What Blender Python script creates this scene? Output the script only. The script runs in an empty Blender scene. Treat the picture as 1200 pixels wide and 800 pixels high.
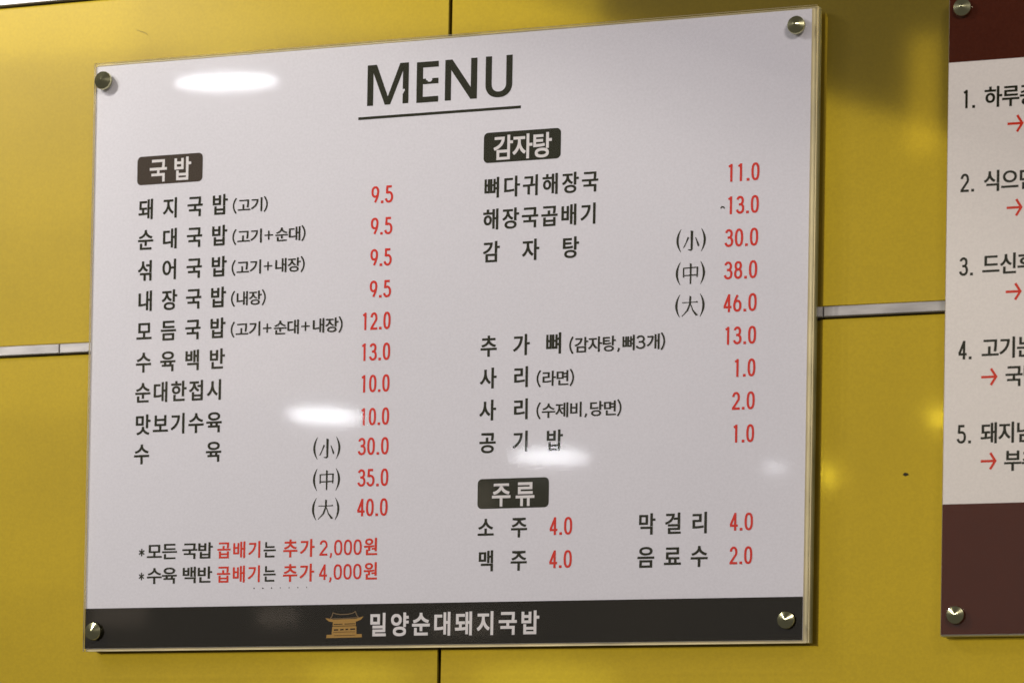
import bpy, math, random
from mathutils import Vector, Matrix, Quaternion
from mathutils.geometry import tessellate_polygon

S = bpy.context.scene
COL = S.collection
random.seed(7)

# ---------------------------------------------------------------- camera
cam = bpy.data.cameras.new('camera')
cam_ob = bpy.data.objects.new('camera', cam); COL.objects.link(cam_ob); S.camera = cam_ob
cam.sensor_width = 36.0
cam.lens = 108.0
cam.shift_y = 0.48201
cam.clip_start = 0.05
cam.clip_end = 60
m = ((0.943662, -0.009222, 0.330782), (0.330469, -0.0254, -0.943475), (0.017103, 0.999635, -0.020921))
cam_ob.matrix_world = Matrix.Translation((1.34108, -2.61359, 1.49671)) @ Matrix(m).to_4x4()
cam.dof.use_dof = True
cam.dof.focus_distance = 2.772
cam.dof.aperture_fstop = 8.0

# ---------------------------------------------------------------- world, lamps, exposure
world = bpy.data.worlds.new('World'); S.world = world; world.use_nodes = True
bg = world.node_tree.nodes['Background']
bg.inputs['Color'].default_value = (1.0, 0.93, 0.88, 1)
bg.inputs['Strength'].default_value = 0.09
S.view_settings.view_transform = 'Standard'
S.view_settings.look = 'None'
S.view_settings.exposure = 0.0
S.view_settings.gamma = 1.0

def lamp(name, kind, loc, target, power, color=(1, 1, 1), size=0.2, size_y=None, spot=None, blend=0.3, roll=0.0):
    L = bpy.data.lights.new(name, kind); L.energy = power; L.color = color
    if kind == 'AREA':
        L.shape = 'ELLIPSE' if size_y else 'DISK'
        L.size = size
        if size_y: L.size_y = size_y
    if kind == 'SPOT':
        L.spot_size = spot; L.spot_blend = blend; L.shadow_soft_size = size
    o = bpy.data.objects.new(name, L); COL.objects.link(o)
    d = Vector(target) - Vector(loc)
    o.location = loc
    o.rotation_euler = (d.to_track_quat('-Z', 'Y') @ Quaternion((0, 0, 1), roll)).to_euler()
    return o

# ceiling fittings that light the wall
lamp('ceiling_spot', 'SPOT', (-0.50, -0.90, 2.92), (-0.50, -0.9001, 0), 33, (1.0, 0.95, 0.84), 0.03, spot=math.radians(130), blend=0.12)
lamp('ceiling_lamp', 'AREA', (-1.64, -2.0, 3.34), (0.2, 0, 2.0), 28, (1.0, 0.945, 0.96), 0.60)
lamp('ceiling_lamp', 'AREA', (2.00, -2.3, 3.20), (0.6, 0, 2.0), 26, (1.0, 0.90, 0.86), 0.60)
# added unseen glow: a big soft luminous field that the glossy panels mirror faintly, up to its slanting upper edge
def field(x, y, z, w, h, rad, color, tilt=0.0):
    o = lamp('added_glow', 'AREA', (x, y, z), (x, y + 1, z), rad * math.pi * w * h, color)
    o.data.shape = 'RECTANGLE'; o.data.size = w; o.data.size_y = h
    c, s = math.cos(tilt), math.sin(tilt)
    o.matrix_world = Matrix(((c, s, 0, x), (0, 0, -1, y), (-s, c, 0, z), (0, 0, 0, 1)))
field(-2.36, -7.0, 2.92, 6.0, 3.2, 0.66, (1.0, 0.92, 0.82), 0.37)
field(-3.55, -7.05, 5.10, 3.55, 1.3, 0.50, (1.0, 0.97, 0.95), 0.02)  # this and the next three: glow added to brighten the upper left panels
field(-4.42, -7.10, 4.62, 1.75, 1.5, 0.10, (1.0, 0.97, 0.95))
field(-4.42, -7.15, 4.30, 1.75, 2.2, 0.14, (1.0, 0.97, 0.95))
field(-4.42, -7.20, 3.98, 1.75, 2.8, 0.08, (1.0, 0.97, 0.95))
field(-0.66, -6.9, 4.06, 0.09, 0.37, 0.6, (1.0, 0.9, 0.75))  # added bar of glow, mirrored as a pale upright band beside the notice board
# dim warm glows added far behind, mirrored as faint patches in the cover
field(-3.973, -8.0, 2.561, 0.234, 0.082, 0.80, (1.0, 0.80, 0.62))
field(-3.315, -8.0, 2.545, 0.162, 0.067, 1.20, (1.0, 0.80, 0.62))
field(-2.563, -8.0, 2.502, 0.268, 0.066, 0.90, (1.0, 0.80, 0.62))
field(-2.498, -8.0, 2.969, 0.075, 0.109, 1.00, (1.0, 0.80, 0.62))
field(-3.475, -8.0, 3.494, 0.957, 0.253, 0.50, (1.0, 0.80, 0.62))
# the row of round ceiling lamps deeper in the room, seen only as bright ovals in the acrylic and the panels
def far_lamp(x, y, z, dx, dy, dz, w, h, rad, color=(0.93, 0.95, 1.0), roll=0.0):
    p = rad * math.pi * math.pi * w * h / 4
    lamp('room_lamp', 'AREA', (x, y, z), (x + dx, y + dy, z + dz), p, color, w, h, roll=roll)
far_lamp(-1.051, -2.582, 3.0, 0.407, 0.877, -0.256, 0.189, 0.031, 27, roll=0.07)
far_lamp(-2.406, -6.272, 3.0, 0.385, 0.91, -0.155, 0.232, 0.047, 30, roll=-0.03)
far_lamp(-1.995, -7.269, 3.0, 0.318, 0.937, -0.143, 0.263, 0.042, 28)
far_lamp(-1.32, -7.689, 3.0, 0.248, 0.958, -0.14, 0.077, 0.027, 14)
far_lamp(-1.191, -7.894, 3.0, 0.232, 0.963, -0.138, 0.015, 0.013, 50)
far_lamp(-0.563, -6.712, 3.0, 0.198, 0.968, -0.156, 0.014, 0.013, 50)
far_lamp(-3.125, -8.309, 2.344, 0.377, 0.923, -0.072, 0.394, 0.099, 0.5, (0.8, 0.88, 1.0))  # two soft bluish lights added for the smudges mirrored below the board
far_lamp(-2.428, -8.501, 2.343, 0.32, 0.945, -0.072, 0.556, 0.118, 0.5, (0.8, 0.88, 1.0))
# ---------------------------------------------------------------- materials
def mat(name, color, rough=0.5, metal=0.0, coat=0.0, coat_rough=0.1, vary=0.0, scale=40.0, stretch=None, bump=0.0, spec=0.5, grain=0.0):
    M = bpy.data.materials.new(name); M.use_nodes = True
    nt = M.node_tree; b = nt.nodes['Principled BSDF']
    b.inputs['Base Color'].default_value = (*color, 1)
    b.inputs['Roughness'].default_value = rough
    b.inputs['Metallic'].default_value = metal
    b.inputs['Coat Weight'].default_value = coat
    b.inputs['Coat Roughness'].default_value = coat_rough
    b.inputs['Specular IOR Level'].default_value = spec
    if vary or bump:
        tc = nt.nodes.new('ShaderNodeTexCoord'); mp = nt.nodes.new('ShaderNodeMapping')
        if stretch: mp.inputs['Scale'].default_value = stretch
        n = nt.nodes.new('ShaderNodeTexNoise'); n.inputs['Scale'].default_value = scale; n.inputs['Detail'].default_value = 6
        nt.links.new(tc.outputs['Object'], mp.inputs['Vector']); nt.links.new(mp.outputs['Vector'], n.inputs['Vector'])
        if vary:
            r = nt.nodes.new('ShaderNodeMapRange')
            r.inputs['From Min'].default_value = 0.3; r.inputs['From Max'].default_value = 0.7
            r.inputs['To Min'].default_value = 1 - vary; r.inputs['To Max'].default_value = 1 + vary
            mx = nt.nodes.new('ShaderNodeVectorMath'); mx.operation = 'MULTIPLY'
            mx.inputs[0].default_value = color
            nt.links.new(n.outputs['Fac'], r.inputs['Value']); nt.links.new(r.outputs['Result'], mx.inputs[1])
            last = mx
            if grain:                      # fine mottle of the painted or printed surface
                g = nt.nodes.new('ShaderNodeTexNoise'); g.inputs['Scale'].default_value = 420; g.inputs['Detail'].default_value = 2
                nt.links.new(tc.outputs['Object'], g.inputs['Vector'])
                r2 = nt.nodes.new('ShaderNodeMapRange')
                r2.inputs['From Min'].default_value = 0.3; r2.inputs['From Max'].default_value = 0.7
                r2.inputs['To Min'].default_value = 1 - grain; r2.inputs['To Max'].default_value = 1 + grain
                last = nt.nodes.new('ShaderNodeVectorMath'); last.operation = 'MULTIPLY'
                nt.links.new(g.outputs['Fac'], r2.inputs['Value'])
                nt.links.new(mx.outputs['Vector'], last.inputs[0]); nt.links.new(r2.outputs['Result'], last.inputs[1])
            nt.links.new(last.outputs['Vector'], b.inputs['Base Color'])
        if bump:
            bp = nt.nodes.new('ShaderNodeBump'); bp.inputs['Strength'].default_value = bump; bp.inputs['Distance'].default_value = 0.001
            nt.links.new(n.outputs['Fac'], bp.inputs['Height']); nt.links.new(bp.outputs['Normal'], b.inputs['Normal'])
    return M

def clear_acrylic(name):
    # a polished clear front: what lies behind shows through, the room reflects in it by Fresnel
    M = bpy.data.materials.new(name); M.use_nodes = True
    nt = M.node_tree; nt.nodes.clear()
    out = nt.nodes.new('ShaderNodeOutputMaterial'); mix = nt.nodes.new('ShaderNodeMixShader')
    tr = nt.nodes.new('ShaderNodeBsdfTransparent'); gl = nt.nodes.new('ShaderNodeBsdfGlossy'); lw = nt.nodes.new('ShaderNodeLayerWeight')
    pw = nt.nodes.new('ShaderNodeMath'); pw.operation = 'POWER'; pw.inputs[1].default_value = 5
    fr = nt.nodes.new('ShaderNodeMath'); fr.operation = 'MULTIPLY_ADD'; fr.inputs[1].default_value = 0.93; fr.inputs[2].default_value = 0.034
    nt.links.new(lw.outputs['Facing'], pw.inputs[0]); nt.links.new(pw.outputs[0], fr.inputs[0])
    gl.inputs['Roughness'].default_value = 0.035
    tr.inputs['Color'].default_value = (0.985, 0.985, 0.985, 1)
    nt.links.new(fr.outputs[0], mix.inputs[0]); nt.links.new(tr.outputs[0], mix.inputs[1]); nt.links.new(gl.outputs[0], mix.inputs[2])
    nt.links.new(mix.outputs[0], out.inputs[0])
    return M

YELLOW = mat('yellow_panel', (0.50, 0.357, 0.007), 0.055, metal=0.78, coat=0.55, coat_rough=0.38, vary=0.05, scale=7, bump=0.035, grain=0.05)
GROUT = mat('dark_joint', (0.03, 0.026, 0.012), 0.9)
STEEL = mat('brushed_strip', (0.54, 0.52, 0.50), 0.42, metal=0.5, vary=0.30, scale=30, stretch=(0.6, 1, 2.5))
PAPER = mat('printed_white', (0.785, 0.775, 0.82), 0.6, vary=0.02, scale=5, spec=0.0, grain=0.03)
PAPER_WARM = mat('notice_white', (0.90, 0.85, 0.78), 0.6, vary=0.012, scale=6, spec=0.0, grain=0.03)
INK = mat('black_ink', (0.021, 0.022, 0.010), 0.6, spec=0.0)
INK_VEILED = mat('veiled_ink', (0.060, 0.045, 0.033), 0.6, spec=0.0)  # black ink of the left tag, with a reflected veil put into the colour
RED = mat('red_ink', (0.72, 0.040, 0.026), 0.6, spec=0.0)
RED_ORANGE = mat('orange_red_ink', (0.72, 0.045, 0.02), 0.6, spec=0.0)
WHITE = mat('white_ink', (0.80, 0.77, 0.76), 0.6, spec=0.0)
BAND = mat('black_band', (0.008, 0.006, 0.002), 0.6, vary=0.2, scale=8, spec=0.0, grain=0.12)
MAROON = mat('maroon_band', (0.080, 0.018, 0.008), 0.6, vary=0.10, scale=8, spec=0.0, grain=0.10)
GOLD = mat('gold_ink', (0.42, 0.24, 0.055), 0.6, spec=0.0)
GOLD_DIM = mat('dim_gold_ink', (0.20, 0.13, 0.06), 0.6, spec=0.0)
CLEAR = clear_acrylic('clear_acrylic')
EDGE = mat('acrylic_edge', (0.80, 0.70, 0.40), 0.25, vary=0.22, scale=14)
EDGE_DARK = mat('backing_edge', (0.30, 0.29, 0.14), 0.22, vary=0.3, scale=20)
METAL = mat('nickel_bolt', (0.62, 0.61, 0.36), 0.20, metal=1.0)
OLIVE = mat('olive_tape', (0.10, 0.085, 0.02), 0.6)

# ---------------------------------------------------------------- mesh helpers
def origin_of(p):
    v = Vector((0, 0, 0))
    while p: v = v + p.location; p = p.parent
    return v

def obj(name, verts, faces, material, parent=None, loc=None, smooth=False):
    base = origin_of(parent) + (Vector(loc) if loc else Vector((0, 0, 0)))
    me = bpy.data.meshes.new(name)
    me.from_pydata([tuple(Vector(v) - base) for v in verts], [], faces)
    mats = material if isinstance(material, (list, tuple)) else [material]
    for k in mats: me.materials.append(k)
    if smooth: me.polygons.foreach_set('use_smooth', [True] * len(me.polygons))
    me.update()
    o = bpy.data.objects.new(name, me); COL.objects.link(o)
    if parent: o.parent = parent
    if loc: o.location = loc
    return o

def tag(o, label=None, cat=None, group=None, kind=None):
    if label: o['label'] = label
    if cat: o['category'] = cat
    if group: o['group'] = group
    if kind: o['kind'] = kind
    return o

def empty(name, loc):
    o = bpy.data.objects.new(name, None); COL.objects.link(o); o.location = loc; o.empty_display_size = 0.05
    return o

def box_geo(x0, x1, y0, y1, z0, z1, bev=0.0):
    """box; bev chamfers the four front (low y) edges"""
    b = bev
    v = [(x0, y1, z0), (x1, y1, z0), (x1, y1, z1), (x0, y1, z1),
         (x0, y0 + b, z0), (x1, y0 + b, z0), (x1, y0 + b, z1), (x0, y0 + b, z1),
         (x0 + b, y0, z0 + b), (x1 - b, y0, z0 + b), (x1 - b, y0, z1 - b), (x0 + b, y0, z1 - b)]
    f = [(0, 3, 2, 1), (8, 9, 10, 11)]
    for a in range(4):
        c = (a + 1) % 4
        f.append((a, c, 4 + c, 4 + a))
        if b: f.append((4 + a, 4 + c, 8 + c, 8 + a))
    if not b:
        f[1] = (4, 5, 6, 7); v = v[:8]
    return v, f

def box(name, x0, x1, y0, y1, z0, z1, material, parent=None, bev=0.0, loc=None):
    v, f = box_geo(x0, x1, y0, y1, z0, z1, bev)
    return obj(name, v, f, material, parent, loc)

class Flat:
    """collects flat print shapes in the board plane (x right, z up, at depth y)"""
    def __init__(self, y): self.y = y; self.v = []; self.f = []
    def poly(self, pts):
        n = len(self.v)
        self.v += [(x, self.y, z) for x, z in pts]
        for t in tessellate_polygon([[Vector((x, z, 0)) for x, z in pts]]): self.f.append(tuple(n + i for i in t))
    def raw(self, pts, faces):
        n = len(self.v); self.v += [(x, self.y, z) for x, z in pts]; self.f += [tuple(n + i for i in t) for t in faces]
    def stroke(self, pts, w, closed=False):
        n = len(pts); L = []; R = []
        for i in range(n):
            a = pts[(i - 1) % n] if (closed or i) else pts[0]
            c = pts[(i + 1) % n] if (closed or i < n - 1) else pts[-1]
            b = pts[i]
            d1 = Vector((b[0] - a[0], b[1] - a[1])); d2 = Vector((c[0] - b[0], c[1] - b[1]))
            if d1.length < 1e-9: d1 = d2.copy()
            if d2.length < 1e-9: d2 = d1.copy()
            d1.normalize(); d2.normalize()
            t = d1 + d2
            if t.length < 1e-6: t = d1.copy()
            t.normalize(); nn = Vector((-t.y, t.x))
            k = min(1.6, 1 / max(0.3, t.dot(d1)))
            L.append((b[0] + nn.x * w / 2 * k, b[1] + nn.y * w / 2 * k)); R.append((b[0] - nn.x * w / 2 * k, b[1] - nn.y * w / 2 * k))
        m0 = len(self.v)
        self.v += [(x, self.y, z) for x, z in L + R]
        for i in range(n if closed else n - 1):
            j = (i + 1) % n
            self.f.append((m0 + i, m0 + n + i, m0 + n + j, m0 + j))
        self.y -= 0.000015           # the next stroke lies a hair above, so no two faces share a plane
    def build(self, name, material, parent):
        return obj(name, self.v, self.f, material, parent)

def ell(cx, cy, rx, ry, a0=0, a1=360, n=28, p=2.0):
    out = []
    for i in range(n + 1):
        a = math.radians(a0 + (a1 - a0) * i / n); c, s = math.cos(a), math.sin(a)
        out.append((cx + rx * math.copysign(abs(c) ** (2 / p), c), cy + ry * math.copysign(abs(s) ** (2 / p), s)))
    return out

# ---------------------------------------------------------------- lettering
_glyphs = {}
_fc = bpy.data.curves.new('glyph_source', 'FONT'); _fo = bpy.data.objects.new('glyph_source', _fc); COL.objects.link(_fo)
def glyph(ch, off):
    key = (ch, off)
    if key not in _glyphs:
        _fc.body = ch; _fc.offset = off; _fc.resolution_u = 8
        dg = bpy.context.evaluated_depsgraph_get(); dg.update()
        me = bpy.data.meshes.new_from_object(_fo.evaluated_get(dg))
        _glyphs[key] = ([(v.co.x, v.co.y) for v in me.vertices], [tuple(p.vertices) for p in me.polygons])
        bpy.data.meshes.remove(me)
    return _glyphs[key]

def put_glyph(F, ch, x0, z0, sx, sy, off):
    """em square origin at x0,z0"""
    v, f = glyph(ch, off)
    F.raw([(x0 + x * sx, z0 + y * sy) for x, y in v], f)

def fit_glyph(F, ch, x0, z0, w, h, off):
    v, f = glyph(ch, off)
    a = min(p[0] for p in v); b = max(p[0] for p in v); c = min(p[1] for p in v); d = max(p[1] for p in v)
    F.raw([(x0 + (x - a) / (b - a) * w, z0 + (y - c) / (d - c) * h) for x, y in v], f)

WT = {'(': .37, ')': .37, '+': .93, ',': .45, '3': .78, ' ': .33}
def hangul_line(F, text, cx, cz, w, h, off, fill, inner=1.0):
    """fill: ink width of a syllable as a share of its height"""
    n = len(text)
    if all(c not in WT for c in text):
        g = h * fill
        pitch = (w - g) / max(1, n - 1)
        cells = [(c, cx - w / 2 + g / 2 + i * pitch) for i, c in enumerate(text)] if n > 1 else [(text, cx)]
    else:
        tot = sum(WT.get(c, 1.0) for c in text)
        u = w / (tot - 0.12); g = u * 0.88; x = cx - w / 2 - 0.06 * u; cells = []
        for c in text:
            k = WT.get(c, 1.0) * u; cells.append((c, x + k / 2)); x += k
    for c, x in cells:
        if c == ' ': continue
        if c in '()':
            pw = g * 0.24
            s = -1 if c == '(' else 1
            arc = [(x + s * (pw * 0.5 - pw * (2 * t - 1) ** 2), cz - h / 2 + h * t) for t in [i / 12 for i in range(13)]]
            F.stroke(arc, h * 0.085)
        elif c == '+':
            r = g * 0.36
            F.stroke([(x - r, cz), (x + r, cz)], h * 0.085); F.stroke([(x, cz - r), (x, cz + r)], h * 0.085)
        elif c == ',':
            F.stroke([(x + h * .03, cz - h * .28), (x + h * .03, cz - h * .38), (x - h * .04, cz - h * .50)], h * 0.09)
        elif c == '3':
            digit(F, '3', x - g * .36, cz - h * .40, g * .72, h * .80, h * .095)
        else:
            hh = h * inner
            put_glyph(F, c, x - 0.433 * g / 0.775, cz - 0.375 * hh / 0.905, g / 0.775, hh / 0.905, off)

def digit(F, c, x0, z0, w, h, s):
    X = lambda u: x0 + s / 2 + u * (w - s)
    Z = lambda u: z0 + s / 2 + u * (h - s)
    P = lambda pts: [(X(a), Z(b)) for a, b in pts]
    if c == '0':
        F.stroke(P(ell(.5, .5, .5, .5, 0, 360, 40, 2.5))[:-1], s, True)
    elif c == '1':
        F.stroke(P([(.06, .90), (.52, .985)]), s * .95)
        F.stroke([(X(.52), z0), (X(.52), z0 + h)], s)
    elif c == '2':
        F.stroke(P(ell(.5, .70, .47, .30, 172, -22, 24, 2.2) + [(.02, .03)]), s)
        F.stroke([(X(0) - s * .45, Z(0)), (X(1) + s * .4, Z(0))], s)
    elif c == '3':
        F.stroke(P(ell(.45, .765, .46, .235, 165, -90, 22, 2.2)), s)
        F.stroke(P([(.25, .53)] + ell(.46, .265, .54, .265, 90, -168, 26, 2.2)), s)
    elif c == '4':
        F.stroke(P([(.74, 1), (.0, .27)]), s); F.stroke([(X(0) - s * .3, Z(.25)), (X(1) + s * .5, Z(.25))], s)
        F.stroke([(X(.76), z0), (X(.76), z0 + h)], s)
    elif c == '5':
        F.stroke(P([(.92, 1), (.14, 1), (.08, .54)]), s)
        F.stroke(P([(.08, .54)] + ell(.45, .31, .55, .31, 128, -165, 28, 2.2)), s)
    elif c == '6':
        F.stroke(P(ell(.5, .31, .5, .31, 0, 360, 32, 2.3))[:-1], s, True)
        F.stroke(P([(.0, .33), (.06, .52), (.22, .74), (.52, 1.0)]), s)
    elif c == '8':
        F.stroke(P(ell(.5, .77, .43, .23, 0, 360, 30, 2.2))[:-1], s, True)
        F.stroke(P(ell(.5, .27, .5, .27, 0, 360, 30, 2.2))[:-1], s, True)
    elif c == '9':
        F.stroke(P(ell(.5, .69, .5, .31, 0, 360, 32, 2.3))[:-1], s, True)
        F.stroke(P([(1.0, .67), (.94, .48), (.78, .26), (.48, .0)]), s)

def number(F, text, cx, cz, w, h, s=None):
    s = s or h * 0.130
    wt = [0.52 if c in '.,' else 1.0 for c in text]
    lead = 0.12 if text[0] == '1' else 0.0
    gap = 0.16
    u = w / (sum(wt) - gap)
    x = cx - w / 2
    for c, k in zip(text, wt):
        dw = u * (k - gap)
        if c == '.':
            F.poly([(x + dw * .5 - s * .6, cz - h / 2), (x + dw * .5 + s * .6, cz - h / 2), (x + dw * .5 + s * .6, cz - h / 2 + s * 1.15), (x + dw * .5 - s * .6, cz - h / 2 + s * 1.15)])
        elif c == ',':
            F.stroke([(x + dw * .6, cz - h / 2 + s * 1.2), (x + dw * .6, cz - h / 2), (x + dw * .35, cz - h / 2 - s * 1.2)], s * .9)
        else:
            digit(F, c, x, cz - h / 2, dw, h, s)
        x += u * k

def hanja(F, ch, cx, cz, w, h):
    B = lambda pts: F.poly([(cx + (a - .5) * w, cz + (b - .5) * h) for a, b in pts])
    def sep(): F.y -= 0.000015
    if ch == '小':
        B([(.46, 1), (.62, .97), (.60, .08), (.50, 0), (.30, .06), (.32, .09), (.48, .08)]); sep()
        B([(.28, .70), (.38, .66), (.10, .20), (.0, .15), (.18, .45)]); sep()
        B([(.74, .66), (.80, .64), (1.0, .30), (.98, .20), (.90, .24), (.84, .42)])
    elif ch == '中':
        B([(.46, 1), (.58, .97), (.56, .0), (.47, .0)]); sep()
        B([(.04, .80), (.12, .78), (.12, .34), (.04, .32)]); sep()
        B([(.88, .80), (.98, .80), (.96, .34), (.88, .32)]); sep()
        B([(.06, .80), (.98, .82), (.98, .77), (.06, .75)]); sep()
        B([(.06, .44), (.96, .46), (.96, .40), (.06, .39)])
    else:
        B([(.02, .70), (.02, .66), (1.0, .66), (.94, .74), (.86, .70)]); sep()
        B([(.46, 1), (.58, .97), (.56, .62), (.40, .28), (.02, .0), (.0, .02), (.30, .30), (.45, .62)]); sep()
        B([(.52, .60), (.57, .60), (.72, .30), (1.0, .06), (.86, .02), (.66, .25)])

def crescent(F, cx, cz, w, h, s):
    """thick round bracket that tapers to its tips; s=-1 opens to the right"""
    out = []; inn = []
    for i in range(15):
        t = i / 14; q = 1 - (2 * t - 1) ** 2
        out.append((cx + s * (q * w - w / 2), cz - h / 2 + h * t))
        inn.append((cx + s * (q * w * .58 - w / 2 - w * .10), cz - h / 2 + h * t))
    F.poly(out + inn[::-1])

def arrow(F, cx, cz, w, h):
    s = h * .15
    F.stroke([(cx - w / 2, cz), (cx + w / 2 - s * .5, cz)], s)
    F.stroke([(cx + w * .12, cz + h / 2), (cx + w / 2 - s * .3, cz), (cx + w * .12, cz - h / 2)], s)

def round_rect(cx, cz, w, h, r):
    out = []
    for sx, sz, a in ((1, 1, 0), (-1, 1, 90), (-1, -1, 180), (1, -1, 270)):
        for i in range(7):
            t = math.radians(a + 15 * i)
            out.append((cx + sx * (w / 2 - r) + r * math.cos(t), cz + sz * (h / 2 - r) + r * math.sin(t)))
    return out

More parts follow.
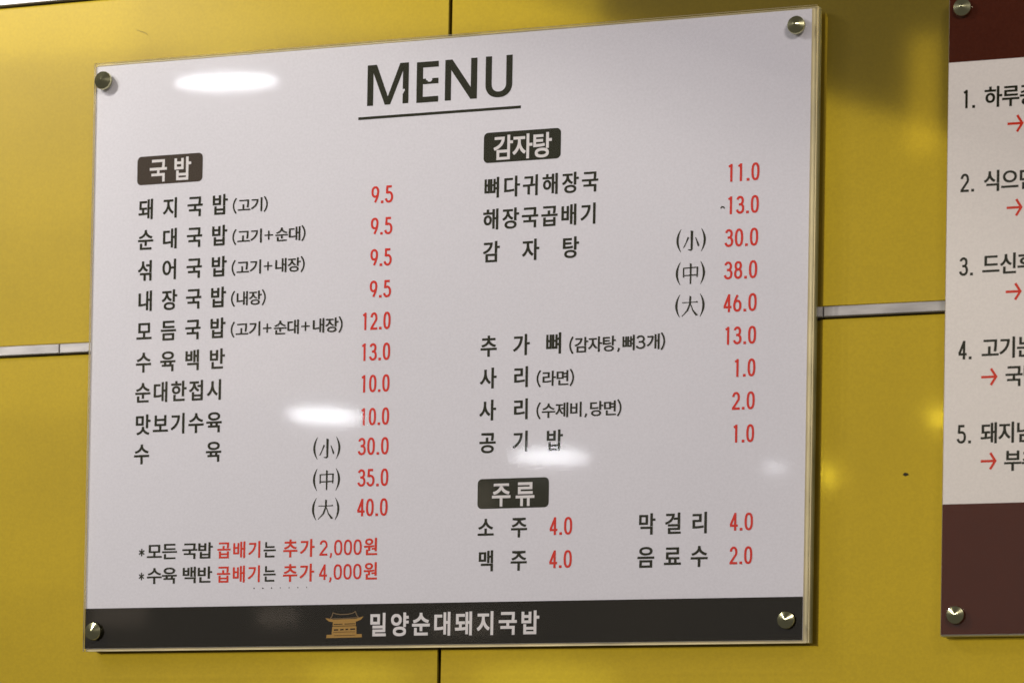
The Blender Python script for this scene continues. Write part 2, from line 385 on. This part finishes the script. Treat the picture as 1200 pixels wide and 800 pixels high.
# ---------------------------------------------------------------- print tables: kind, text, centre x, centre z, width, height (metres on the board), style
TEXTS = [
  ('dish_name', '돼지국밥', 0.09316, 2.13918, 0.08971, 0.0187, 'n'),
  ('dish_name', '순대국밥', 0.09316, 2.1103, 0.0897, 0.01869, 'n'),
  ('dish_name', '섞어국밥', 0.09343, 2.08133, 0.08951, 0.01868, 'n'),
  ('dish_name', '내장국밥', 0.0936, 2.05262, 0.08896, 0.01868, 'n'),
  ('dish_name', '모듬국밥', 0.09333, 2.02386, 0.08948, 0.01867, 'n'),
  ('dish_name', '수육백반', 0.09333, 1.99502, 0.08947, 0.01866, 'n'),
  ('dish_name', '순대한접시', 0.09249, 1.96639, 0.08798, 0.01865, 'n'),
  ('dish_name', '맛보기수육', 0.0927, 1.93621, 0.08744, 0.01865, 'n'),
  ('dish_name', '수육', 0.09254, 1.90869, 0.08804, 0.01864, 'n'),
  ('dish_name', '뼈다귀해장국', 0.44711, 2.13867, 0.10659, 0.01825, 'n'),
  ('dish_name', '해장국곱배기', 0.44657, 2.10991, 0.10627, 0.01847, 'n'),
  ('dish_name', '감자탕', 0.43847, 2.08049, 0.08919, 0.01864, 'n'),
  ('dish_name', '추가뼈', 0.43108, 1.99515, 0.07599, 0.01848, 'n'),
  ('dish_name', '사리', 0.41583, 1.96621, 0.0453, 0.01819, 'n'),
  ('dish_name', '사리', 0.41603, 1.9373, 0.04561, 0.01818, 'n'),
  ('dish_name', '공기밥', 0.43225, 1.90802, 0.07739, 0.0186, 'n'),
  ('dish_name', '소주', 0.41609, 1.83113, 0.04542, 0.01816, 'n'),
  ('dish_name', '맥주', 0.41663, 1.80135, 0.04492, 0.0183, 'n'),
  ('dish_name', '막걸리', 0.57596, 1.83091, 0.06265, 0.01834, 'n'),
  ('dish_name', '음료수', 0.57575, 1.8015, 0.0628, 0.01848, 'n'),
  ('dish_note', '(고기)', 0.16262, 2.13702, 0.03453, 0.01409, 't'),
  ('dish_note', '(고기+순대)', 0.18196, 2.10784, 0.0728, 0.01429, 't'),
  ('dish_note', '(고기+내장)', 0.18177, 2.07912, 0.07279, 0.01429, 't'),
  ('dish_note', '(내장)', 0.16247, 2.0503, 0.03426, 0.01431, 't'),
  ('dish_note', '(고기+순대+내장)', 0.20138, 2.02149, 0.11144, 0.01448, 't'),
  ('dish_note', '(감자탕,뼈3개)', 0.52164, 1.99256, 0.08817, 0.015, 't'),
  ('dish_note', '(라면)', 0.46439, 1.9638, 0.0343, 0.01479, 't'),
  ('dish_note', '(수제비,당면)', 0.48698, 1.93507, 0.07879, 0.01452, 't'),
  ('price', '9.5', 0.29445, 2.1389, 0.0214, 0.01592, 'r'),
  ('price', '9.5', 0.29434, 2.10998, 0.02123, 0.01591, 'r'),
  ('price', '9.5', 0.29435, 2.08122, 0.02098, 0.0159, 'r'),
  ('price', '9.5', 0.29428, 2.05225, 0.02106, 0.0159, 'r'),
  ('price', '12.0', 0.29065, 2.02313, 0.02846, 0.01597, 'r'),
  ('price', '13.0', 0.29053, 1.99488, 0.02896, 0.01597, 'r'),
  ('price', '10.0', 0.29067, 1.96592, 0.02862, 0.01596, 'r'),
  ('price', '10.0', 0.29088, 1.93564, 0.02853, 0.01595, 'r'),
  ('price', '30.0', 0.29019, 1.90853, 0.02996, 0.01595, 'r'),
  ('price', '35.0', 0.29041, 1.87976, 0.02995, 0.01602, 'r'),
  ('price', '40.0', 0.29014, 1.85258, 0.0302, 0.01601, 'r'),
  ('price', '11.0', 0.63538, 2.13815, 0.02923, 0.01573, 'r'),
  ('price', '13.0', 0.63534, 2.10948, 0.02899, 0.01572, 'r'),
  ('price', '30.0', 0.63468, 2.08071, 0.03015, 0.01579, 'r'),
  ('price', '38.0', 0.63437, 2.05216, 0.02984, 0.01579, 'r'),
  ('price', '46.0', 0.63413, 2.0233, 0.0303, 0.01578, 'r'),
  ('price', '13.0', 0.63467, 1.99458, 0.02905, 0.01577, 'r'),
  ('price', '1.0', 0.63911, 1.96594, 0.01983, 0.01576, 'r'),
  ('price', '2.0', 0.63857, 1.93708, 0.02061, 0.01575, 'r'),
  ('price', '1.0', 0.63888, 1.90827, 0.01983, 0.01574, 'r'),
  ('price', '4.0', 0.47189, 1.83116, 0.02153, 0.01589, 'r'),
  ('price', '4.0', 0.47205, 1.80152, 0.02144, 0.01589, 'r'),
  ('price', '4.0', 0.63834, 1.83096, 0.02121, 0.01558, 'r'),
  ('price', '2.0', 0.63851, 1.80146, 0.02059, 0.01557, 'r'),
  ('size_mark', '(小)', 0.24412, 1.90823, 0.02672, 0.02044, 'h'),
  ('size_mark', '(中)', 0.24436, 1.87923, 0.02671, 0.02043, 'h'),
  ('size_mark', '(大)', 0.24409, 1.85221, 0.02697, 0.02042, 'h'),
  ('size_mark', '(小)', 0.58873, 2.08069, 0.02674, 0.02027, 'h'),
  ('size_mark', '(中)', 0.5885, 2.05158, 0.02658, 0.02026, 'h'),
  ('size_mark', '(大)', 0.58855, 2.02286, 0.02665, 0.02025, 'h'),
  ('footnote_text', '*', 0.05806, 1.81621, 0.00629, 0.00706, 'n'),
  ('footnote_text', '모든 국밥', 0.09679, 1.81667, 0.06581, 0.01477, 'n'),
  ('footnote_text', '곱배기', 0.15778, 1.81655, 0.04326, 0.01506, 'R'),
  ('footnote_text', '는', 0.18849, 1.81612, 0.01271, 0.01469, 'n'),
  ('footnote_text', '추가', 0.21754, 1.81675, 0.02943, 0.01591, 'R'),
  ('footnote_text', '2,000', 0.25957, 1.81654, 0.04182, 0.01418, 'r'),
  ('footnote_text', '원', 0.28925, 1.81668, 0.01258, 0.01562, 'R'),
  ('footnote_text', '*', 0.05828, 1.79367, 0.00575, 0.00706, 'n'),
  ('footnote_text', '수육 백반', 0.09692, 1.79415, 0.0651, 0.01493, 'n'),
  ('footnote_text', '곱배기', 0.15782, 1.79403, 0.04325, 0.01506, 'R'),
  ('footnote_text', '는', 0.18873, 1.79376, 0.01262, 0.01469, 'n'),
  ('footnote_text', '추가', 0.21761, 1.79408, 0.02917, 0.0159, 'R'),
  ('footnote_text', '4,000', 0.25955, 1.79422, 0.04223, 0.01418, 'r'),
  ('footnote_text', '원', 0.28947, 1.79435, 0.0125, 0.01561, 'R'),
  ('section_title', '국밥', 0.07944, 2.17504, 0.04059, 0.02115, 'w'),
  ('section_title', '감자탕', 0.42904, 2.17397, 0.05309, 0.02162, 'w'),
  ('section_title', '주류', 0.42584, 1.86071, 0.03858, 0.02122, 'w'),
  ('shop_name', '밀양순대돼지국밥', 0.37066, 1.74495, 0.16147, 0.02047, 'W'),
]
TAGS = [[0.07947, 2.17568, 0.06751, 0.02678], [0.42918, 2.17496, 0.07341, 0.02741], [0.42622, 1.86178, 0.06782, 0.0269]]
MENU = [('M', 0.29812, 2.23985, 0.04052, 0.03736), ('E', 0.33685, 2.23918, 0.02128, 0.03719), ('N', 0.3694, 2.23932, 0.03102, 0.0372), ('U', 0.40587, 2.23915, 0.02568, 0.03782)]
UNDER = [0.3484, 2.2101, 0.15792, 0.0025]
EMBLEM = [0.26486, 1.74545, 0.03703, 0.0237]
NOTICE = [
  ('1.', 0.83457, 2.18791, 0.01133, 0.01586, 'k'),
  ('2.', 0.83437, 2.11602, 0.01228, 0.01584, 'k'),
  ('3.', 0.83447, 2.04418, 0.01205, 0.01582, 'k'),
  ('4.', 0.83431, 1.97245, 0.01205, 0.01595, 'k'),
  ('5.', 0.8347, 1.90055, 0.01241, 0.01593, 'k'),
  ('하루종일', 0.87758, 2.18832, 0.05834, 0.01753, 'n'),
  ('식으면', 0.87027, 2.11633, 0.04327, 0.01752, 'n'),
  ('드신후', 0.87009, 2.04491, 0.04325, 0.0175, 'n'),
  ('고기는', 0.87056, 1.97325, 0.04323, 0.01748, 'n'),
  ('국밥은', 0.891, 1.94883, 0.043, 0.01743, 'n'),
  ('돼지냄새', 0.87832, 1.90081, 0.05823, 0.01744, 'n'),
  ('부추를', 0.89097, 1.87683, 0.04298, 0.01741, 'n'),
  ('→', 0.87464, 2.1642, 0.01325, 0.01409, 'R'),
  ('→', 0.87482, 2.09238, 0.0131, 0.01408, 'R'),
  ('→', 0.875, 2.02064, 0.01309, 0.01406, 'R'),
  ('→', 0.85515, 1.94871, 0.01344, 0.01408, 'R'),
  ('→', 0.85557, 1.87688, 0.01314, 0.01406, 'R'),
]
BOLTS = [[0.01088, 2.2626, 0.01701, 0.01701], [0.68248, 2.2626, 0.01527, 0.01609], [0.01209, 1.74206, 0.01652, 0.01648], [0.68144, 1.74354, 0.01523, 0.01559]]
BOLTS_NOTICE = [[0.82845, 2.26622, 0.01509, 0.01573], [0.82977, 1.74569, 0.01541, 0.01559]]

# ---------------------------------------------------------------- the wall: yellow panels with dark joints, metal strips between the rows
YF = -0.0200; YP = YF + 0.003; YT = YP - 0.0002
wb = box('wall', -1.9, 2.6, 0.0125, 0.11, 0.4, 3.1, GROUT); tag(wb, kind='structure')
PITCH = 0.3385; Z0 = 2.0096
cols = [0.3516 + 0.75 * k for k in (-2, -1, 0, 1, 2)]
for c in range(4):
    for r in range(-2, 2):
        x0, x1 = cols[c] + 0.0010, cols[c + 1] - 0.0010
        z0, z1 = Z0 + PITCH * r + 0.0098, Z0 + PITCH * (r + 1) - 0.0006
        p = box('wall_panel', x0, x1, 0.0, 0.012, z0, z1, YELLOW, bev=0.0009, loc=((x0 + x1) / 2, 0.006, z0))
        tag(p, kind='structure')

STRIPS = [  # x0, x1, row, label
    (-0.797, -0.0394, 0, 'bright silver metal strip ending beside the dark stub left of the menu board'),
    (-0.0385, 0.7056, 0, 'tarnished metal strip that runs on behind the white menu board'),
    (0.7066, 1.452, 0, 'smudged grey metal strip bridging the gap between the two boards'),
    (-0.797, -0.0430, 1, 'pale metal strip cut off by the top left corner of the photo'),
    (-0.0421, 0.7056, 1, 'pale metal strip along the top edge above the menu board'),
]
for x0, x1, r, lab in STRIPS:
    z = Z0 + PITCH * r
    s = box('metal_strip', x0, x1, -0.0055, 0.0118, z, z + 0.0091, STEEL, bev=0.0007, loc=((x0 + x1) / 2, 0, z))
    tag(s, lab, 'metal strip', 'metal strips between the wall panels')

# dead fly spot and scratch on the panel
def fleck(name, cx, cz, r, y, material, lab, n=11):
    pts = [(cx + r * (0.6 + 0.6 * random.random()) * math.cos(2 * math.pi * i / n), cz + 0.5 * r * (0.6 + 0.6 * random.random()) * math.sin(2 * math.pi * i / n)) for i in range(n)]
    v = [(x, y, z) for x, z in pts] + [(x, y - 0.0005, z) for x, z in pts]
    f = [tuple(range(n, 2 * n))] + [(i, (i + 1) % n, n + (i + 1) % n, n + i) for i in range(n)]
    c = (cx, y, cz)
    o = obj(name, v, f, material, None, c); tag(o, lab, 'fleck')
fleck('dirt_fleck', 0.7800, 1.8705, 0.0030, -0.0002, GROUT, 'dark dirt fleck on the yellow panel between the two boards')

def scratch(pts, y, w, material, lab):
    F = Flat(y); F.stroke(pts, w)
    v = F.v + [(x, y + 0.0001, z) for x, _, z in F.v]; n = len(F.v); k = len(pts)
    ring = list(range(k)) + list(range(2 * k - 1, k - 1, -1))
    f = F.f + [tuple(n + i for i in q) for q in F.f] + [(a, b, n + b, n + a) for a, b in zip(ring, ring[1:] + ring[:1])]
    c = Vector((pts[0][0], y, pts[0][1]))
    tag(obj('scratch', v, f, material, None, c), lab, 'scratch')
scratch([(0.0340, 2.3150), (0.0380, 2.3132), (0.0425, 2.3118), (0.0450, 2.3094)], -0.0003, 0.0004, OLIVE, 'thin dark scratch on the yellow panel above the left end of the menu board')

# ---------------------------------------------------------------- bolts
def lathe(profile, cx, cz, n=40):
    """profile: list of runs of (radius, y); each run keeps its own hard edge"""
    v = []; f = []
    for run in profile:
        b = len(v)
        for r, y in run:
            v += [(cx + r * math.cos(2 * math.pi * i / n), y, cz + r * math.sin(2 * math.pi * i / n)) for i in range(n)]
        for k in range(len(run) - 1):
            for i in range(n):
                j = (i + 1) % n
                f.append((b + k * n + i, b + k * n + j, b + (k + 1) * n + j, b + (k + 1) * n + i))
    return v, f

def bolt(parent, cx, cz, w):
    r = w / 2
    y = YF
    v, f = lathe([[(r * .72, -0.0008), (r * .72, YF + 0.0160)]], cx, cz)
    head = lathe([[(r * .9, y - 0.0002), (r, y - 0.0006), (r, y - 0.0038), (r * .96, y - 0.0044)], [(r * .96, y - 0.0044), (r * .5, y - 0.0063), (r * .05, y - 0.0081), (0.0001, y - 0.0082)]], cx, cz)
    o = obj('standoff_bolt', head[0], head[1], METAL, parent, smooth=True)
    obj('barrel', v, f, METAL, o, smooth=True)

# ---------------------------------------------------------------- a board: clear cover, print, backing
def acrylic_cover(parent, x0, x1, z0, z1):
    v, f = box_geo(x0, x1, YF, YP - 0.0006, z0, z1)
    o = obj('acrylic_cover', v, f[1:], [CLEAR, EDGE], parent)
    for i, p in enumerate(o.data.polygons): p.material_index = 0 if i == 0 else 1
    return o

menu = empty('menu_board', (0.35, 0, 1.7236))
tag(menu, 'large white menu board with black footer band, dish names and red prices', 'menu board', 'bolted boards on the yellow wall')
acrylic_cover(menu, 0.0, 0.70, 1.7236, 2.28)
box('backing_sheet', 0.0012, 0.7004, YP + 0.0012, YF + 0.0078, 1.7240, 2.2796, [EDGE], menu)
box('spacer_sheet', 0.0016, 0.7012, YF + 0.0082, YF + 0.0138, 1.7244, 2.2800, [EDGE_DARK], menu)
strip_v, strip_f = box_geo(0.0129, 0.3806, YF + 0.0141, YF + 0.0160, 2.270, 2.2830)
obj('backing_tape', strip_v, strip_f, OLIVE, menu)
sheet = box('printed_sheet', 0.0003, 0.6950, YP, YP + 0.0008, 1.7264, 2.2776, PAPER, menu)
F = Flat(YT); F.poly([(0.0004, 1.7266), (0.6948, 1.7266), (0.6948, 1.7643), (0.0004, 1.7643)]); F.build('footer_band', BAND, sheet)
F = Flat(YT)

for cx, cz, w, h in TAGS:
    F = Flat(YT); F.poly(round_rect(cx, cz, w, h, 0.0042)); F.build('section_tag', INK_VEILED if cx < 0.2 else INK, sheet)
STYLE = {'n': INK, 't': INK, 'h': INK, 'r': RED, 'R': RED_ORANGE, 'w': WHITE, 'W': WHITE}
OFF = {'n': 0.014, 't': 0.010, 'R': 0.014, 'w': 0.010, 'W': 0.014}
def line(F, text, cx, cz, w, h, style):
    if style == 'r' or style == 'k':
        number(F, text, cx, cz, w, h)
    elif style == 'h':
        crescent(F, cx - w * .43, cz, w * .15, h, -1); F.y -= 0.000015
        crescent(F, cx + w * .43, cz, w * .15, h, 1); F.y -= 0.000015
        hanja(F, text[1], cx, cz - h * .02, w * .56, h * .90)
    elif text == '*':
        for a in (90, 30, 150):
            c, s = math.cos(math.radians(a)) * w / 2, math.sin(math.radians(a)) * h / 2
            F.stroke([(cx - c, cz - s), (cx + c, cz + s)], w * .2)
    elif text == '→':
        arrow(F, cx, cz, w, h)
    else:
        inner = 0.9 if style == 't' else 1.0
        c0 = -0.012 * h
        hangul_line(F, text, cx + c0, cz, w, h, OFF[style], 0.80 if style == 'R' else 0.75, inner)
        # further strikes a hair to the side and above make the strokes bolder
        strikes = {'t': [(.024, 0)], 'n': [(.024, .004)], 'R': [(.022, .006)]}.get(style, [(.024, .0), (.0, .024), (.024, .024), (.012, .012)])
        for dx, dz in strikes:
            F.y -= 0.00002
            hangul_line(F, text, cx + c0 + dx * h, cz + dz * h, w, h, OFF[style], 0.80 if style == 'R' else 0.75, inner)
for kind, text, cx, cz, w, h, style in TEXTS:
    F = Flat(YT - (0.0002 if style in 'wW' else 0.0))
    line(F, text, cx, cz, w, h, style)
    F.build(kind, STYLE[style], sheet)

SHAPES = {
    'M': [(0, 0), (.145, 0), (.145, .80), (.43, 0), (.56, 0), (.86, .80), (.86, 0), (1, 0), (1, 1), (.79, 1), (.5, .2), (.225, 1), (0, 1)],
    'E': [(0, 0), (1, 0), (1, .14), (.29, .14), (.29, .45), (1, .45), (1, .585), (.29, .585), (.29, .86), (1, .86), (1, 1), (0, 1)],
    'N': [(0, 0), (.19, 0), (.19, .74), (.80, 0), (1, 0), (1, 1), (.805, 1), (.805, .29), (.22, 1), (0, 1)],
    'U': [(0, 1), (0, .34)] + ell(.5, .32, .5, .32, 180, 360, 20, 2.2) + [(1, .34), (1, 1), (.77, 1), (.77, .34)] + ell(.5, .33, .27, .19, 360, 180, 16, 2.2) + [(.23, .34), (.23, 1)],
}
F = Flat(YT)
for ch, cx, cz, w, h in MENU: F.poly([(cx + (a - .5) * w, cz + (b - .5) * h) for a, b in SHAPES[ch]])
title = F.build('title', INK, sheet)
F = Flat(YT); cx, cz, w, h = UNDER; F.poly([(cx - w / 2, cz - h / 2), (cx + w / 2, cz - h / 2), (cx + w / 2, cz + h / 2), (cx - w / 2, cz + h / 2)])
F.build('title_underline', INK, sheet)
# ink flaked off the title, and a dark squiggle of it by a price
ch, cx, cz, w, h = MENU[0]
F = Flat(YT - 0.0002); F.poly([(cx + (a - .5) * w, cz + (b - .5) * h) for a, b in [(.84, .30), (.855, .36), (.87, .34), (.90, .36), (.915, .325), (.885, .27), (.87, .235), (.85, .24), (.865, .285)]]); F.build('ink_chip', PAPER, sheet)
ch, cx, cz, w, h = MENU[1]
F = Flat(YT - 0.0002); F.poly([(cx + (a - .5) * w, cz + (b - .5) * h) for a, b in [(.42, .60), (.44, .545), (.50, .535), (.55, .50), (.66, .505), (.72, .55), (.70, .60)]]); F.build('ink_chip', PAPER, sheet)
F = Flat(YT); F.stroke([(0.6152, 2.1072), (0.6164, 2.1087), (0.6180, 2.1084), (0.6188, 2.1070)], 0.0011); F.build('ink_speck', INK, sheet)
F = Flat(YT)
for i, k in enumerate((1, 1.2, 1, .5, .6, .7, .5)):
    x = 0.1738 + i * 0.0088; r = 0.0006 * k
    F.poly([(x - r, 1.7800), (x + r, 1.7800), (x + r * .7, 1.7812), (x - r * .8, 1.7811)])
F.build('dotted_mark', INK, sheet)

# gold gatehouse emblem: base, storeys with openings, flared lower eaves, outlined upper roof
cx, cz, w, h = EMBLEM
E = lambda X, Y: (cx + ((X - 52) / 195 - .5) * w, cz + ((253 - Y) / 135 - .5) * h)
F = Flat(YT - 0.0002)
F.poly([E(56, 253), E(242, 251), E(240, 234), E(58, 236)]); F.y -= 0.000015
F.poly([E(84, 236), E(213, 234), E(212, 194), E(86, 196)]); F.y -= 0.000015
F.poly([E(88, 197), E(210, 195), E(208, 160), E(90, 162)]); F.y -= 0.000015
F.poly([E(50, 150), E(62, 150), E(92, 157), E(210, 154), E(236, 146), E(248, 142), E(236, 158), E(214, 168), E(88, 170), E(68, 166)])
em = F.build('emblem', GOLD, sheet)
F = Flat(YT - 0.0003)
for a, b, c, d in ((96, 208, 118, 215), (128, 207, 146, 214), (156, 206, 170, 213), (180, 205, 206, 212), (92, 222, 206, 224), (94, 180, 140, 184), (150, 179, 206, 183), (88, 190, 210, 193), (96, 240, 206, 242)):
    F.poly([E(a, d), E(c, d - 1), E(c, b - 1), E(a, b)])
F.build('emblem_opening', BAND, sheet)
F = Flat(YT - 0.0003)
F.stroke([E(74, 152), E(84, 140), E(90, 121), E(104, 127), E(128, 131), E(168, 130), (E(192, 125)), E(206, 116), E(214, 138), E(224, 149)], 0.0008)
F.stroke([E(70, 153), E(150, 152), E(230, 148)], 0.0007)
F.build('emblem_roofline', GOLD_DIM, sheet)
for b in BOLTS: bolt(menu, b[0], b[1], (b[2] + b[3]) / 2)

# ---------------------------------------------------------------- the second board, cut by the photo's edge
X0, X1 = 0.8165, 1.38
notice = empty('notice_board', ((X0 + X1) / 2, 0, 1.7278))
tag(notice, 'white notice board with dark maroon bands and a numbered list with red arrows', 'notice board', 'bolted boards on the yellow wall')
acrylic_cover(notice, X0, X1, 1.7278, 2.2795)
box('backing_sheet', X0 + 0.0006, X1 - 0.0006, YF + 0.0012, YF + 0.0155, 1.7282, 2.2791, [EDGE_DARK], notice)
sheet2 = box('printed_sheet', X0 + 0.0002, X1 - 0.0002, YF + 0.00045, YF + 0.0010, 1.7292, 2.2793, PAPER_WARM, notice)
for z0, z1 in ((2.2203, 2.2792), (1.7293, 1.8409)):
    F = Flat(YF + 0.00040); F.poly([(X0 + 0.0003, z0), (X1 - 0.0003, z0), (X1 - 0.0003, z1), (X0 + 0.0003, z1)]); F.build('maroon_band', MAROON, sheet2)
NK = {'k': 'list_number', 'n': 'notice_text', 'R': 'arrow'}
for text, cx, cz, w, h, style in NOTICE:
    F = Flat(YF + 0.00036)
    line(F, text, cx, cz, w, h, style)
    F.build(NK[style], RED_ORANGE if style == 'R' else INK, sheet2)
for b in BOLTS_NOTICE: bolt(notice, b[0], b[1], (b[2] + b[3]) / 2)
bpy.data.objects.remove(_fo); bpy.data.curves.remove(_fc)
